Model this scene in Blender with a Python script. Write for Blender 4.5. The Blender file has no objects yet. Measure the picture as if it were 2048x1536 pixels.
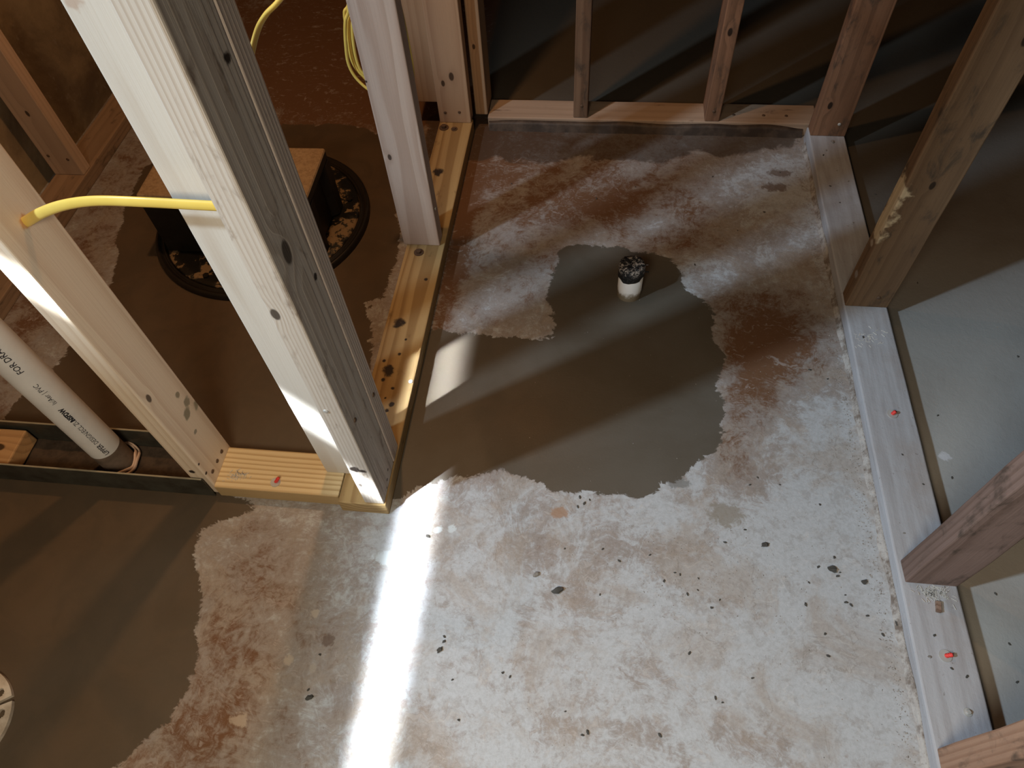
import bpy, bmesh, math, random
import numpy as np
from mathutils import Vector, Matrix, noise as mnoise
random.seed(7)
sc = bpy.context.scene
COL = sc.collection

# ------------------------------------------------------------------ camera
f_px = 1418.85
Rw = ((0.99294633, 0.10737087, -0.05029003),
      (0.05981695, -0.81987466, -0.56940975),
      (-0.10236954, 0.56238513, -0.82051413))   # rows: right, down, forward
cam_d = bpy.data.cameras.new('camera'); cam = bpy.data.objects.new('camera', cam_d); COL.objects.link(cam)
cam_d.sensor_width = 36.0; cam_d.lens = f_px / 2048 * 36.0; cam_d.clip_start = 0.02
M = Matrix(((Rw[0][0], -Rw[1][0], -Rw[2][0], 0), (Rw[0][1], -Rw[1][1], -Rw[2][1], 0),
            (Rw[0][2], -Rw[1][2], -Rw[2][2], 1.245), (0, 0, 0, 1)))
cam.matrix_world = M
sc.camera = cam

# ------------------------------------------------------------------ world, lights, exposure
w = bpy.data.worlds.new('world'); sc.world = w; w.use_nodes = True
w.node_tree.nodes['Background'].inputs[0].default_value = (0.62, 0.55, 0.50, 1)
w.node_tree.nodes['Background'].inputs[1].default_value = 0.008
sc.view_settings.view_transform = 'Standard'; sc.view_settings.look = 'None'
sc.view_settings.gamma = 1.0; sc.view_settings.use_curve_mapping = False
sc.view_settings.exposure = 0.0

def lamp(name, kind, loc, energy, color, **kw):
    d = bpy.data.lights.new(name, kind); d.energy = energy; d.color = color
    for k, v in kw.items(): setattr(d, k, v)
    o = bpy.data.objects.new(name, d); o.location = loc; COL.objects.link(o); return o
def aim(o, d, up):
    d = Vector(d).normalized(); z = -d; up = Vector(up)
    y = (up - up.dot(z) * z).normalized(); x = y.cross(z)
    o.matrix_world = Matrix.Translation(o.location) @ Matrix((x, y, z)).transposed().to_4x4()

# bare warm bulb over the new partition
lamp('warm_bulb', 'POINT', (-0.49, 1.25, 1.85), 34.0, (1.0, 0.52, 0.22), shadow_soft_size=0.035)
# second warm lamp hanging above and behind the viewpoint
near = lamp('near_warm_lamp', 'AREA', (-0.22, -0.42, 1.40), 16.0, (1.0, 0.83, 0.60), shape='DISK', size=0.45)
# cool daylight coming over the foundation wall on the left
day = lamp('cool_window_light', 'SPOT', (-2.40, -0.63, 2.70), 450.0, (0.66, 0.84, 1.0), shadow_soft_size=0.08)
day.data.spot_size = math.radians(78); day.data.spot_blend = 1.0
aim(day, (2.85, 0.65, -2.70), (0, 0, 1))
# narrow sheet of bright daylight through the slit beside it
slit = lamp('slit_daylight', 'AREA', (-1.442, -0.93, 1.66), 2.3, (0.86, 0.94, 1.0), shape='RECTANGLE', size=0.03, size_y=1.35)
slit.data.spread = math.radians(1.7)
aim(slit, (1.14, 1.15, -1.66), (0, 1, 0))

# ------------------------------------------------------------------ helpers
def link(name, me, mats=(), parent=None, loc=None):
    o = bpy.data.objects.new(name, me); COL.objects.link(o)
    for m in mats: me.materials.append(m)
    if parent: o.parent = parent
    if loc: o.location = loc
    return o
def tag(o, label=None, cat=None, group=None, kind=None):
    if label: o['label'] = label
    if cat: o['category'] = cat
    if group: o['group'] = group
    if kind: o['kind'] = kind
    return o
def empty(name, loc):
    o = bpy.data.objects.new(name, None); o.location = loc; o.empty_display_size = .05; COL.objects.link(o); return o
def bmesh_to(name, bm, mats, parent=None, loc=None, smooth=False):
    me = bpy.data.meshes.new(name); bm.to_mesh(me); bm.free()
    if smooth:
        for p in me.polygons: p.use_smooth = True
    return link(name, me, mats, parent, loc)
def add_box(bm, lo, hi, mat=0):
    vs = [bm.verts.new((x, y, z)) for z in (lo[2], hi[2]) for y in (lo[1], hi[1]) for x in (lo[0], hi[0])]
    fs = []
    for idx in ((0, 2, 3, 1), (4, 5, 7, 6), (0, 1, 5, 4), (2, 6, 7, 3), (0, 4, 6, 2), (1, 3, 7, 5)):
        f = bm.faces.new([vs[i] for i in idx]); f.material_index = mat; fs.append(f)
    return vs, fs
def board_bm(lo, hi, bev=0.003, cuts=0, axis=2, wob=0.0, seed=0):
    """sawn board with eased arrises; optional slightly uneven long edges"""
    bm = bmesh.new(); add_box(bm, lo, hi)
    bmesh.ops.recalc_face_normals(bm, faces=bm.faces)
    if cuts:
        es = [e for e in bm.edges if abs((e.verts[0].co - e.verts[1].co)[axis]) > 1e-4 and
              (e.verts[0].co - e.verts[1].co).length - abs((e.verts[0].co - e.verts[1].co)[axis]) < 1e-5]
        bmesh.ops.subdivide_edges(bm, edges=es, cuts=cuts, use_grid_fill=True)
        c = [(lo[i] + hi[i]) / 2 for i in range(3)]
        for v in bm.verts:
            n = mnoise.noise_vector(Vector((v.co[axis] * 9 + seed * 7.3, seed * 3.1 + (v.co[(axis + 1) % 3] > c[(axis + 1) % 3]) * 4, (v.co[(axis + 2) % 3] > c[(axis + 2) % 3]) * 5)))
            for i in range(3):
                if i != axis: v.co[i] += n[i] * wob
    if bev: 
        es = [e for e in bm.edges if len(e.link_faces) == 2 and e.calc_face_angle(0) > 0.8]
        bmesh.ops.bevel(bm, geom=es, offset=bev, segments=2, profile=.5, affect='EDGES')
    return bm
def cyl_bm(bm, r, z0, z1, n=24, r2=None, cx=0, cy=0, cap=True):
    r2 = r if r2 is None else r2
    a = [bm.verts.new((cx + r * math.cos(t * 2 * math.pi / n), cy + r * math.sin(t * 2 * math.pi / n), z0)) for t in range(n)]
    b = [bm.verts.new((cx + r2 * math.cos(t * 2 * math.pi / n), cy + r2 * math.sin(t * 2 * math.pi / n), z1)) for t in range(n)]
    for i in range(n): bm.faces.new((a[i], a[(i + 1) % n], b[(i + 1) % n], b[i]))
    if cap: bm.faces.new(b); bm.faces.new(a[::-1])
    return a, b
def spin_bm(prof, n=48, closed=False):
    """revolve an (r,z) profile about z"""
    bm = bmesh.new(); rings = []
    for r, z in prof:
        rings.append([bm.verts.new((r * math.cos(t * 2 * math.pi / n), r * math.sin(t * 2 * math.pi / n), z)) for t in range(n)])
    for k in range(len(rings) - 1):
        for i in range(n): bm.faces.new((rings[k][i], rings[k][(i + 1) % n], rings[k + 1][(i + 1) % n], rings[k + 1][i]))
    bm.faces.new(rings[-1]) if not closed else None
    return bm
def tube_mesh(pts, ra, rb, n=10, up=(0, 0, 1)):
    """smooth swept oval; ra across 'up', rb along it"""
    P = [Vector(p) for p in pts]; S = []
    for i in range(len(P) - 1):
        p0 = P[max(i - 1, 0)]; p1 = P[i]; p2 = P[i + 1]; p3 = P[min(i + 2, len(P) - 1)]
        for k in range(10):
            t = k / 10
            S.append(0.5 * ((2 * p1) + (p2 - p0) * t + (2 * p0 - 5 * p1 + 4 * p2 - p3) * t * t + (3 * p1 - p0 - 3 * p2 + p3) * t ** 3))
    S.append(P[-1]); bm = bmesh.new(); rings = []; side = None
    for i, s in enumerate(S):
        t = (S[min(i + 1, len(S) - 1)] - S[max(i - 1, 0)]).normalized()
        if side is None: side = t.cross(Vector(up)).normalized()
        side = (side - side.dot(t) * t).normalized(); u = side.cross(t)
        rings.append([bm.verts.new(s + side * ra * math.cos(a * 2 * math.pi / n) + u * rb * math.sin(a * 2 * math.pi / n)) for a in range(n)])
    for k in range(len(rings) - 1):
        for i in range(n): bm.faces.new((rings[k][i], rings[k][(i + 1) % n], rings[k + 1][(i + 1) % n], rings[k + 1][i]))
    bm.faces.new(rings[0][::-1]); bm.faces.new(rings[-1])
    bmesh.ops.recalc_face_normals(bm, faces=bm.faces)
    return bm

class NT:
    def __init__(s, name, rough=.7, spec=.3):
        s.m = bpy.data.materials.new(name); s.m.use_nodes = True; s.t = s.m.node_tree; s.N = s.t.nodes; s.L = s.t.links
        s.b = s.N['Principled BSDF']; s.set(s.b.inputs['Roughness'], rough); s.b.inputs['Specular IOR Level'].default_value = spec
    def set(s, sock, v):
        if isinstance(v, bpy.types.NodeSocket): s.L.new(v, sock)
        elif isinstance(v, (tuple, list)) and len(v) == 3 and sock.type == 'RGBA': sock.default_value = (*v, 1)
        else: sock.default_value = v
    def n(s, kind, **kw):
        n = s.N.new(kind)
        for k, v in kw.items():
            if hasattr(n, k): setattr(n, k, v)
        return n
    def math(s, op, a, b=0.0, c=0.0, clamp=False):
        n = s.n('ShaderNodeMath', operation=op, use_clamp=clamp); s.set(n.inputs[0], a); s.set(n.inputs[1], b); s.set(n.inputs[2], c); return n.outputs[0]
    def vm(s, op, a, b=(0, 0, 0)):
        n = s.n('ShaderNodeVectorMath', operation=op); s.set(n.inputs[0], a); s.set(n.inputs[1], b)
        return n.outputs['Value'] if op in ('LENGTH', 'DOT_PRODUCT', 'DISTANCE') else n.outputs[0]
    def noise(s, vec, scale, detail=4, rough=.55, dist=0.0):
        n = s.n('ShaderNodeTexNoise'); s.L.new(vec, n.inputs['Vector']); n.inputs['Scale'].default_value = scale
        n.inputs['Detail'].default_value = detail; n.inputs['Roughness'].default_value = rough; n.inputs['Distortion'].default_value = dist
        return n.outputs['Fac'], n.outputs['Color']
    def ramp(s, v, a, b):
        n = s.n('ShaderNodeMapRange', interpolation_type='SMOOTHSTEP'); s.set(n.inputs['Value'], v)
        n.inputs['From Min'].default_value = a; n.inputs['From Max'].default_value = b; return n.outputs[0]
    def mix(s, f, a, b, mode='MIX'):
        n = s.n('ShaderNodeMix', data_type='RGBA', blend_type=mode); s.set(n.inputs[0], f); s.set(n.inputs[6], a); s.set(n.inputs[7], b); return n.outputs[2]
    def attr(s, name):
        n = s.n('ShaderNodeAttribute'); n.attribute_name = name; return n.outputs['Fac']
    def obj(s): return s.n('ShaderNodeTexCoord').outputs['Object']
    def geo(s): return s.n('ShaderNodeNewGeometry').outputs['Position']
    def bump(s, h, strength=.3, dist=.002):
        n = s.n('ShaderNodeBump'); s.set(n.inputs['Height'], h); n.inputs['Strength'].default_value = strength; n.inputs['Distance'].default_value = dist
        s.L.new(n.outputs[0], s.b.inputs['Normal'])
    def out(s, col, rough=None):
        s.set(s.b.inputs['Base Color'], col)
        if rough is not None: s.set(s.b.inputs['Roughness'], rough)
        return s.m

def wood(name, light, dark, pith=(-.03, -.05), freq=330, ring=.6, knots=(), dirt=(.06, .04, .03), dirt_amt=.0, rough=.62,
         fibre=.25, seed=0.0, spots=(), axis=2, blotch=.12):
    """sawn softwood: rings about a pith line running along the board's length, knots, fibres, dirt"""
    s = NT(name, rough, .25); P = s.obj()
    sc3 = [1, 1, 1]; sc3[axis] = .10
    st = s.vm('MULTIPLY', P, tuple(sc3)); off = s.vm('ADD', st, (seed * 1.3, seed * .7, seed * .37))
    _, nc = s.noise(off, 14, 2, .5)
    warp = s.vm('MULTIPLY', s.vm('SUBTRACT', nc, (.5, .5, .5)), (.022, .022, .022))
    Q = s.vm('ADD', P, warp)
    flat = [1, 1, 1]; flat[axis] = 0
    p3 = [0, 0, 0]; o_ax = [i for i in range(3) if i != axis]; p3[o_ax[0]], p3[o_ax[1]] = pith
    r = s.vm('LENGTH', s.vm('MULTIPLY', s.vm('SUBTRACT', Q, tuple(p3)), tuple(flat)))
    kn = None
    for k in knots:
        ks = [1, 1, 1]; ks[axis] = .55
        d = s.vm('LENGTH', s.vm('MULTIPLY', s.vm('SUBTRACT', P, tuple(k[:3])), tuple(ks)))
        bulge = s.math('MULTIPLY', s.math('SUBTRACT', 1.0, s.ramp(d, 0, k[3] * 3.2)), k[3] * .8)
        r = s.math('ADD', r, bulge)
        m = s.math('SUBTRACT', 1.0, s.ramp(d, k[3] * .65, k[3]))
        kn = m if kn is None else s.math('MAXIMUM', kn, m)
    ph = s.math('FRACT', s.math('MULTIPLY', r, freq / 2.0))
    late = s.math('SUBTRACT', s.ramp(ph, .35, .85), s.ramp(ph, .88, 1.0))
    fs = [260, 260, 260]; fs[axis] = 5
    fib, _ = s.noise(s.vm('MULTIPLY', P, tuple(fs)), 1, 3, .6)
    big, _ = s.noise(off, 9, 3, .6)
    c = s.mix(s.math('MULTIPLY', late, ring), light, dark)
    c = s.mix(s.math('MULTIPLY', s.math('SUBTRACT', fib, .5), fibre * 2, clamp=True), c, dark)
    c = s.mix(s.math('MULTIPLY', s.ramp(big, .35, .75), blotch * 3, clamp=True), c, tuple(x * .62 for x in dark))
    if kn is not None: c = s.mix(kn, c, tuple(x * .22 for x in dark))
    if dirt_amt > 0:
        dn, _ = s.noise(s.vm('MULTIPLY', P, tuple(3 if i != axis else 1.2 for i in range(3))), 11, 7, .68, .4)
        c = s.mix(s.math('MULTIPLY', s.ramp(dn, .66 - dirt_amt * .3, .80 - dirt_amt * .15), .85), c, dirt)
    for (x, y, z, rr, colr) in spots:
        d = s.vm('LENGTH', s.vm('SUBTRACT', P, (x, y, z)))
        dn, _ = s.noise(P, 60, 3, .6)
        dd = s.math('ADD', d, s.math('MULTIPLY', s.math('SUBTRACT', dn, .5), rr * 1.6))
        c = s.mix(s.math('SUBTRACT', 1.0, s.ramp(dd, rr * .5, rr)), c, colr)
    s.bump(s.math('ADD', s.math('MULTIPLY', late, .6), fib), .35, .0012)
    return s.out(c)

def plain(name, col, rough=.5, metal=0.0, var=.15, scale=40, bump=0.0, spec=.4):
    s = NT(name, rough, spec); P = s.obj(); f, _ = s.noise(P, scale, 4, .6)
    c = s.mix(s.ramp(f, .3, .75), col, tuple(x * (1 - var) for x in col)); s.b.inputs['Metallic'].default_value = metal
    if bump: s.bump(f, bump, .002)
    return s.out(c)

# ------------------------------------------------------------------ floor
CEN = [(-0.07, 1.277), (-0.021, 1.285), (0.077, 1.272), (0.173, 1.257), (0.218, 1.202), (0.212, 1.169), (0.25, 1.117), (0.281, 1.082), (0.272, 1.002), (0.302, 0.963), (0.282, 0.896), (0.286, 0.796), (0.268, 0.737), (0.232, 0.694), (0.183, 0.652), (0.126, 0.605), (0.069, 0.616), (0.003, 0.61), (-0.065, 0.615), (-0.116, 0.633), (-0.172, 0.645), (-0.252, 0.616), (-0.38, 0.559), (-0.40, 0.675), (-0.40, 0.811), (-0.40, 0.99), (-0.277, 0.987), (-0.196, 0.982), (-0.084, 0.978), (-0.075, 1.015), (-0.098, 1.095), (-0.098, 1.158), (-0.076, 1.192), (-0.081, 1.259)]
LLP = [(-1.9, 0.56), (-1.163, 0.56), (-0.739, 0.56), (-0.573, 0.525), (-0.629, 0.512), (-0.682, 0.489), (-0.714, 0.466), (-0.715, 0.441), (-0.663, 0.341), (-0.64, 0.255), (-0.632, 0.199), (-0.648, 0.15), (-0.675, 0.11), (-0.708, 0.066), (-0.761, -0.049), (-0.9, -0.4), (-1.9, -0.4)]
SUM = [(-1.189, 0.789), (-1.19, 0.888), (-1.161, 1.028), (-1.201, 1.16), (-1.264, 1.362), (-1.277, 1.529), (-1.148, 1.624), (-0.937, 1.726), (-0.727, 1.734), (-0.598, 1.692), (-0.485, 1.272), (-0.481, 1.071), (-0.528, 1.068), (-0.503, 1.008), (-0.468, 0.855), (-0.467, 0.60), (-1.256, 0.60), (-1.229, 0.772)]
FAR = [(-0.5, 1.80), (0.56, 1.80), (0.528, 1.70), (0.431, 1.666), (0.336, 1.624), (0.272, 1.66), (0.164, 1.592), (0.004, 1.606), (-0.064, 1.607), (-0.144, 1.579), (-0.269, 1.599), (-0.5, 1.57)]
def sdist(px, py, poly):
    d = np.full(px.shape, 9.0); ins = np.zeros(px.shape, bool); n = len(poly)
    for i in range(n):
        (ax, ay), (bx, by) = poly[i], poly[(i + 1) % n]
        ex, ey = bx - ax, by - ay; t = np.clip(((px - ax) * ex + (py - ay) * ey) / (ex * ex + ey * ey), 0, 1)
        d = np.minimum(d, np.hypot(px - ax - t * ex, py - ay - t * ey))
        if ay != by:
            c = ((ay > py) != (by > py)) & (px < (bx - ax) * (py - ay) / (by - ay) + ax); ins ^= c
    return np.where(ins, d, -d)
x0, x1, y0, y1, st = -2.6, 2.6, -1.2, 3.8, .02
nx = int(round((x1 - x0) / st)) + 1; ny = int(round((y1 - y0) / st)) + 1
X, Y = np.meshgrid(np.linspace(x0, x1, nx), np.linspace(y0, y1, ny))
co = np.stack([X, Y, np.zeros_like(X)], -1).reshape(-1, 3)
ii = (np.arange(ny - 1)[:, None] * nx + np.arange(nx - 1)[None]).ravel()
faces = np.stack([ii, ii + 1, ii + nx + 1, ii + nx], -1)
me = bpy.data.meshes.new('floor'); me.from_pydata(co.tolist(), [], faces.tolist())
px, py = co[:, 0], co[:, 1]
def put(name, arr):
    a = me.attributes.new(name, 'FLOAT', 'POINT'); a.data.foreach_set('value', np.ascontiguousarray(arr, dtype=np.float32))
put('cement', np.maximum.reduce([sdist(px, py, P) for P in (CEN, LLP, SUM)]))
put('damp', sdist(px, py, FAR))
def blobs(L):
    a = np.zeros(px.shape)
    for (cx, cy, rx, ry, amt) in L: a += amt * np.exp(-(((px - cx) / rx) ** 2 + ((py - cy) / ry) ** 2))
    return a
# mud-brown stains and a strip of painted shade (albedo): around the wet patch edges, sump room, lower left strip
put('mud', blobs([(.40, 1.02, .12, .16, .95), (.33, .88, .08, .14, .5), (.30, .76, .07, .1, .3), (-.2, 1.08, .12, .1, .22), (0, 1.42, .35, .08, .35), (.28, 1.45, .12, .12, .1), (.2, 1.3, .2, .05, .35), (0, 1.55, .5, .28, .38), (-.2, 1.15, .25, .2, .2),
                  (-.55, .3, .16, .35, .40), (-.62, .1, .10, .2, .3), (-.2, .66, .14, .04, .6), (-.08, .50, .16, .04, .35), (.16, .52, .1, .05, .35),
                  (-.7, 2.2, .8, .6, 1.5), (-1.3, 1.0, .12, .5, .55), (.33, .66, .06, .08, .25), (0, .40, .08, .04, .2), (-.05, .3, .10, .05, .12), (.05, .2, .2, .03, .2), (.3, .45, .1, .06, .1),
                  (-.335, 1.3, .03, .45, .9), (-.33, .75, .03, .12, .5), (1.4, 2.3, .6, .5, .5), (1.0, 1.35, .3, .2, .3), (.3, 2.2, .6, .3, .45)]))  # leading pair: brown stain plus shade painted along the long plate
put('dust', blobs([(.45, 1.48, .14, .14, .5), (.47, .60, .13, .30, .55), (.35, .35, .25, .2, .25), (.42, 1.3, .08, .2, .15), (-.1, .30, .25, .2, .25), (.15, .55, .1, .04, .35), (-.15, .52, .10, .04, .3), (-.25, 1.1, .1, .1, .15)]))
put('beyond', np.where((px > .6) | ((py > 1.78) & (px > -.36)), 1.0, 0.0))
put('earthy', np.clip(blobs([(-.9, 1.3, .55, .7, 1.2), (-1.2, .2, .6, .6, .85), (-.9, 2.2, .8, .6, 1), (-.12, .76, .12, .10, .6)]), 0, 1))
put('grime_falloff', np.clip((py + .25 * np.sin(px * 3) - 1.0) / .9, 0, .92))   # darker toward the back: dirt and damp, plus light falloff put into the colour
s = NT('floor_concrete', .75, .35); P = s.geo()
nA, cA = s.noise(P, 3.2, 5, .6, .4); nB, cB = s.noise(P, 11, 6, .65, .8); nC, _ = s.noise(P, 60, 6, .7, .5); nD, _ = s.noise(P, 260, 4, .7)
scr, _ = s.noise(s.vm('MULTIPLY', s.vm('ADD', P, s.vm('MULTIPLY', cA, (.35, .35, .35))), (16, 90, 1)), 1.0, 6, .72, .5)
scr2, _ = s.noise(s.vm('MULTIPLY', s.vm('ADD', P, s.vm('MULTIPLY', cA, (.5, -.5, .2))), (85, 14, 1)), 1.0, 6, .72, .4)
mud = s.math('ADD', s.attr('mud'), s.math('MULTIPLY', s.math('SUBTRACT', nB, .5), 1.3))
mud = s.math('ADD', mud, s.math('MULTIPLY', s.math('SUBTRACT', nA, .5), 1.1))
mud = s.math('ADD', mud, s.math('MULTIPLY', s.math('SUBTRACT', scr, .5), 1.1))
mud = s.math('ADD', mud, s.math('MULTIPLY', s.math('SUBTRACT', scr2, .5), .9))
mud = s.math('ADD', mud, s.math('MULTIPLY', s.math('SUBTRACT', nC, .5), .8))
nE, _ = s.noise(P, 24, 7, .7, .8)
mud = s.math('ADD', mud, s.math('MULTIPLY', s.math('SUBTRACT', s.ramp(nE, .47, .55), .5), .12))
mud = s.math('SUBTRACT', mud, .07)
mud = s.math('SUBTRACT', mud, s.math('MULTIPLY', s.attr('dust'), .8))
base = s.mix(s.ramp(mud, -.28, .24), (.43, .455, .485), (.28, .25, .235))
nF, _ = s.noise(P, 6.5, 6, .7, .7); nG, _ = s.noise(P, 130, 5, .75, .3); nH, _ = s.noise(P, 30, 6, .75, .2)
base = s.mix(s.math('MULTIPLY', s.ramp(nF, .46, .62), .55), base, (.315, .262, .215))
base = s.mix(s.math('MULTIPLY', s.ramp(nH, .52, .60), .30), base, (.24, .215, .195))
base = s.mix(s.math('MULTIPLY', s.ramp(nG, .38, .66), .38), base, s.mix(.5, base, (.13, .115, .10)))
vor = s.n('ShaderNodeTexVoronoi', feature='DISTANCE_TO_EDGE'); s.L.new(s.vm('ADD', s.vm('MULTIPLY', P, (1, .55, 1)), s.vm('MULTIPLY', cB, (.10, .10, 0))), vor.inputs['Vector']); vor.inputs['Scale'].default_value = 7
hair = s.math('MULTIPLY', s.math('SUBTRACT', 1.0, s.ramp(vor.outputs['Distance'], .0, .010)), s.ramp(nF, .45, .55))
base = s.mix(s.math('MULTIPLY', hair, .35), base, (.17, .145, .12))
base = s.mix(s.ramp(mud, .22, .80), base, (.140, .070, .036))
chalk = s.ramp(s.math('ADD', scr, s.math('MULTIPLY', nC, .5)), .82, .92)
base = s.mix(s.math('MULTIPLY', chalk, .28), base, (.58, .575, .57))
speck = s.ramp(nD, .66, .74)
base = s.mix(s.math('MULTIPLY', speck, s.math('MULTIPLY', s.ramp(nB, .42, .62), .55)), base, (.13, .12, .11))
# old slab on the far side of the right-hand wall: plain grey, finely speckled
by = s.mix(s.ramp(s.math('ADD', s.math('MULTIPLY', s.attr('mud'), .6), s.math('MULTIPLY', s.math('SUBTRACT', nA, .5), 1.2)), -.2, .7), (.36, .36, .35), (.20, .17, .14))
by = s.mix(s.math('MULTIPLY', speck, .35), by, (.13, .13, .12)); by = s.mix(s.attr('grime_falloff'), by, (.060, .048, .034))
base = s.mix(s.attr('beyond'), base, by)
# chips of pale paint, dried splashes and dark stains
for (sx, sy, sr, sq, colr) in [(-.345, .447, .016, .5, (.55, .62, .66)), (-.258, .511, .010, 1, (.55, .62, .66)), (-.232, .517, .009, 1, (.55, .62, .66)), (.186, .648, .016, .6, (.17, .17, .165)),
                               (.472, 1.572, .018, .5, (.13, .085, .06)), (.455, 1.517, .020, .5, (.13, .085, .06)), (.697, .745, .012, 1, (.55, .56, .60)), (.275, .588, .030, .8, (.23, .205, .17)),
                               (-.415, .292, .012, 1, (.13, .09, .07)), (-.43, .245, .009, 1, (.35, .31, .27)), (-.475, .255, .010, 1, (.42, .36, .30)), (-.452, .335, .010, 1, (.42, .36, .30)), (-.035, .565, .014, .7, (.30, .18, .11)), (-.53, .155, .012, .6, (.40, .34, .28))]:
    dd = s.vm('LENGTH', s.vm('MULTIPLY', s.vm('SUBTRACT', P, (sx, sy, 0)), (sq, 1, 0)))
    dd = s.math('ADD', dd, s.math('MULTIPLY', s.math('SUBTRACT', nC, .5), sr * 2.2))
    base = s.mix(s.math('MULTIPLY', s.math('SUBTRACT', 1.0, s.ramp(dd, sr * .6, sr)), .8), base, colr)
# damp dark strip by the far plate
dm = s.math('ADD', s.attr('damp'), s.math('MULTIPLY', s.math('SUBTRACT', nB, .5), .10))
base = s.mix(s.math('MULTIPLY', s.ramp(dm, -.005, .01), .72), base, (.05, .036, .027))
# fresh smooth cement patches
ed = s.math('ADD', s.attr('cement'), s.math('MULTIPLY', s.math('SUBTRACT', nB, .5), .055))
ed = s.math('ADD', ed, s.math('MULTIPLY', s.math('SUBTRACT', nC, .5), .018)); ed = s.math('ADD', ed, s.math('MULTIPLY', s.math('SUBTRACT', scr, .5), .03))
cm = s.ramp(ed, -.0015, .0025)
cem = s.mix(s.ramp(nA, .3, .7), (.105, .094, .078), (.080, .067, .050))
cem = s.mix(s.math('MULTIPLY', s.attr('earthy'), .8), cem, s.mix(s.ramp(nB, .35, .65), (.078, .050, .028), (.100, .062, .034)))
cem = s.mix(s.math('MULTIPLY', s.ramp(s.math('ADD', scr, nC), 1.22, 1.4), .25), cem, (.17, .14, .10))
base = s.mix(cm, base, cem)
rough = s.math('SUBTRACT', .80, s.math('MULTIPLY', cm, .28))
h = s.math('ADD', s.math('MULTIPLY', nC, s.math('SUBTRACT', 1.15, cm)), s.math('MULTIPLY', scr, .3)); h = s.math('ADD', h, s.math('MULTIPLY', nD, .25))
s.bump(h, .35, .0025)
s.b.inputs['Specular IOR Level'].default_value = .35
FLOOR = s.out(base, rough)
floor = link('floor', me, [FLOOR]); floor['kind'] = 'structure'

# ------------------------------------------------------------------ foundation wall on the left (its unseen top and length are shaped to cut off the cool light)
s = NT('foundation_wall', .85, .2); P = s.geo()
a, _ = s.noise(P, 4, 6, .65, .5); b, _ = s.noise(P, 45, 4, .6)
c = s.mix(s.ramp(a, .3, .7), (.34, .26, .16), (.14, .10, .065)); c = s.mix(s.math('MULTIPLY', s.ramp(b, .6, .7), .4), c, (.3, .25, .2)); s.bump(b, .4, .004)
wall = bmesh_to('wall_left', board_bm((-1.75, -2.2, -.02), (-1.53, 3.7, 1.555), .006), [s.out(c)])
wall['kind'] = 'structure'

# ------------------------------------------------------------------ materials for lumber
PINE_L, PINE_D = (.66, .54, .42), (.47, .33, .22)
steel = plain('galvanised_nail', (.52, .52, .50), .45, .25)
rustn = plain('rusty_nail', (.14, .09, .06), .7, .4)
treatL, treatD = (.68, .55, .33), (.42, .28, .13)
oldL, oldD = (.23, .125, .075), (.12, .062, .035)
dark_dot = (.035, .025, .02)
TOP = 2.42; T = .038

def nail(parent, loc, r=.0042, axis='x', mat=None, h=.0018):
    bm = spin_bm([(r * 1.0, 0), (r, h * .6), (r * .8, h), (r * .3, h * 1.15)], 12)
    o = bmesh_to('nail', bm, [mat or steel], parent, loc, True)
    if axis == 'x': o.rotation_euler = (0, math.pi / 2, 0)
    if axis == '-x': o.rotation_euler = (0, -math.pi / 2, 0)
    if axis == '-y': o.rotation_euler = (math.pi / 2, 0, 0)
    return o

def stud(label, x0, x1, y0, y1, z0=T, z1=TOP, mat=None, wob=.0, group=None, nails=(), cat='stud', name='wall_stud', cuts=0, seed=0, tilt=(0, 0)):
    cx, cy = (x0 + x1) / 2, (y0 + y1) / 2
    bm = board_bm((x0 - cx, y0 - cy, 0), (x1 - cx, y1 - cy, z1 - z0), .0025, cuts, 2, wob, seed)
    o = bmesh_to(name, bm, [mat], None, (cx, cy, z0)); tag(o, label, cat, group)
    o.rotation_euler = (tilt[0], tilt[1], 0)
    for (ax, a, b, m) in nails:
        # a: across offset (world coordinate), b: world height
        if ax == 'x': nail(o, (x1 - cx, a - cy, b - z0), axis='x', mat=m)
        elif ax == '-x': nail(o, (x0 - cx, a - cy, b - z0), axis='-x', mat=m)
        else: nail(o, (a - cx, y0 - cy, b - z0), axis='-y', mat=m)
    return o

# new stud left of the corner, cable hole drilled through it
mS1 = wood('pine_cable_stud', (.80, .68, .54), (.62, .46, .33), pith=(-.055, .01), freq=170, ring=.45, knots=[(.019, -.03, .315, .006)],
           spots=[(.019, .010, .205, .014, (.30, .27, .19)), (.019, .028, .22, .011, (.32, .28, .2)), (.019, .038, .19, .011, (.33, .29, .2)), (.019, .02, .25, .008, (.32, .28, .2)), (.019, .0, .16, .006, (.3, .27, .2)),
                  (.019, .0, .665, .012, (.62, .36, .17)), (.019, -.040, .11, .004, dark_dot), (.019, -.040, .075, .004, dark_dot), (-.004, -.0445, .085, .007, dark_dot)], blotch=.05)
S1 = stud('pale pine stud with the yellow cable drilled through it, left of the corner post', -.738, -.700, .549, .638, .004, TOP, mS1,
          nails=[('x', .566, .062, rustn), ('x', .59, .060, rustn), ('x', .612, .058, rustn)])
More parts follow.
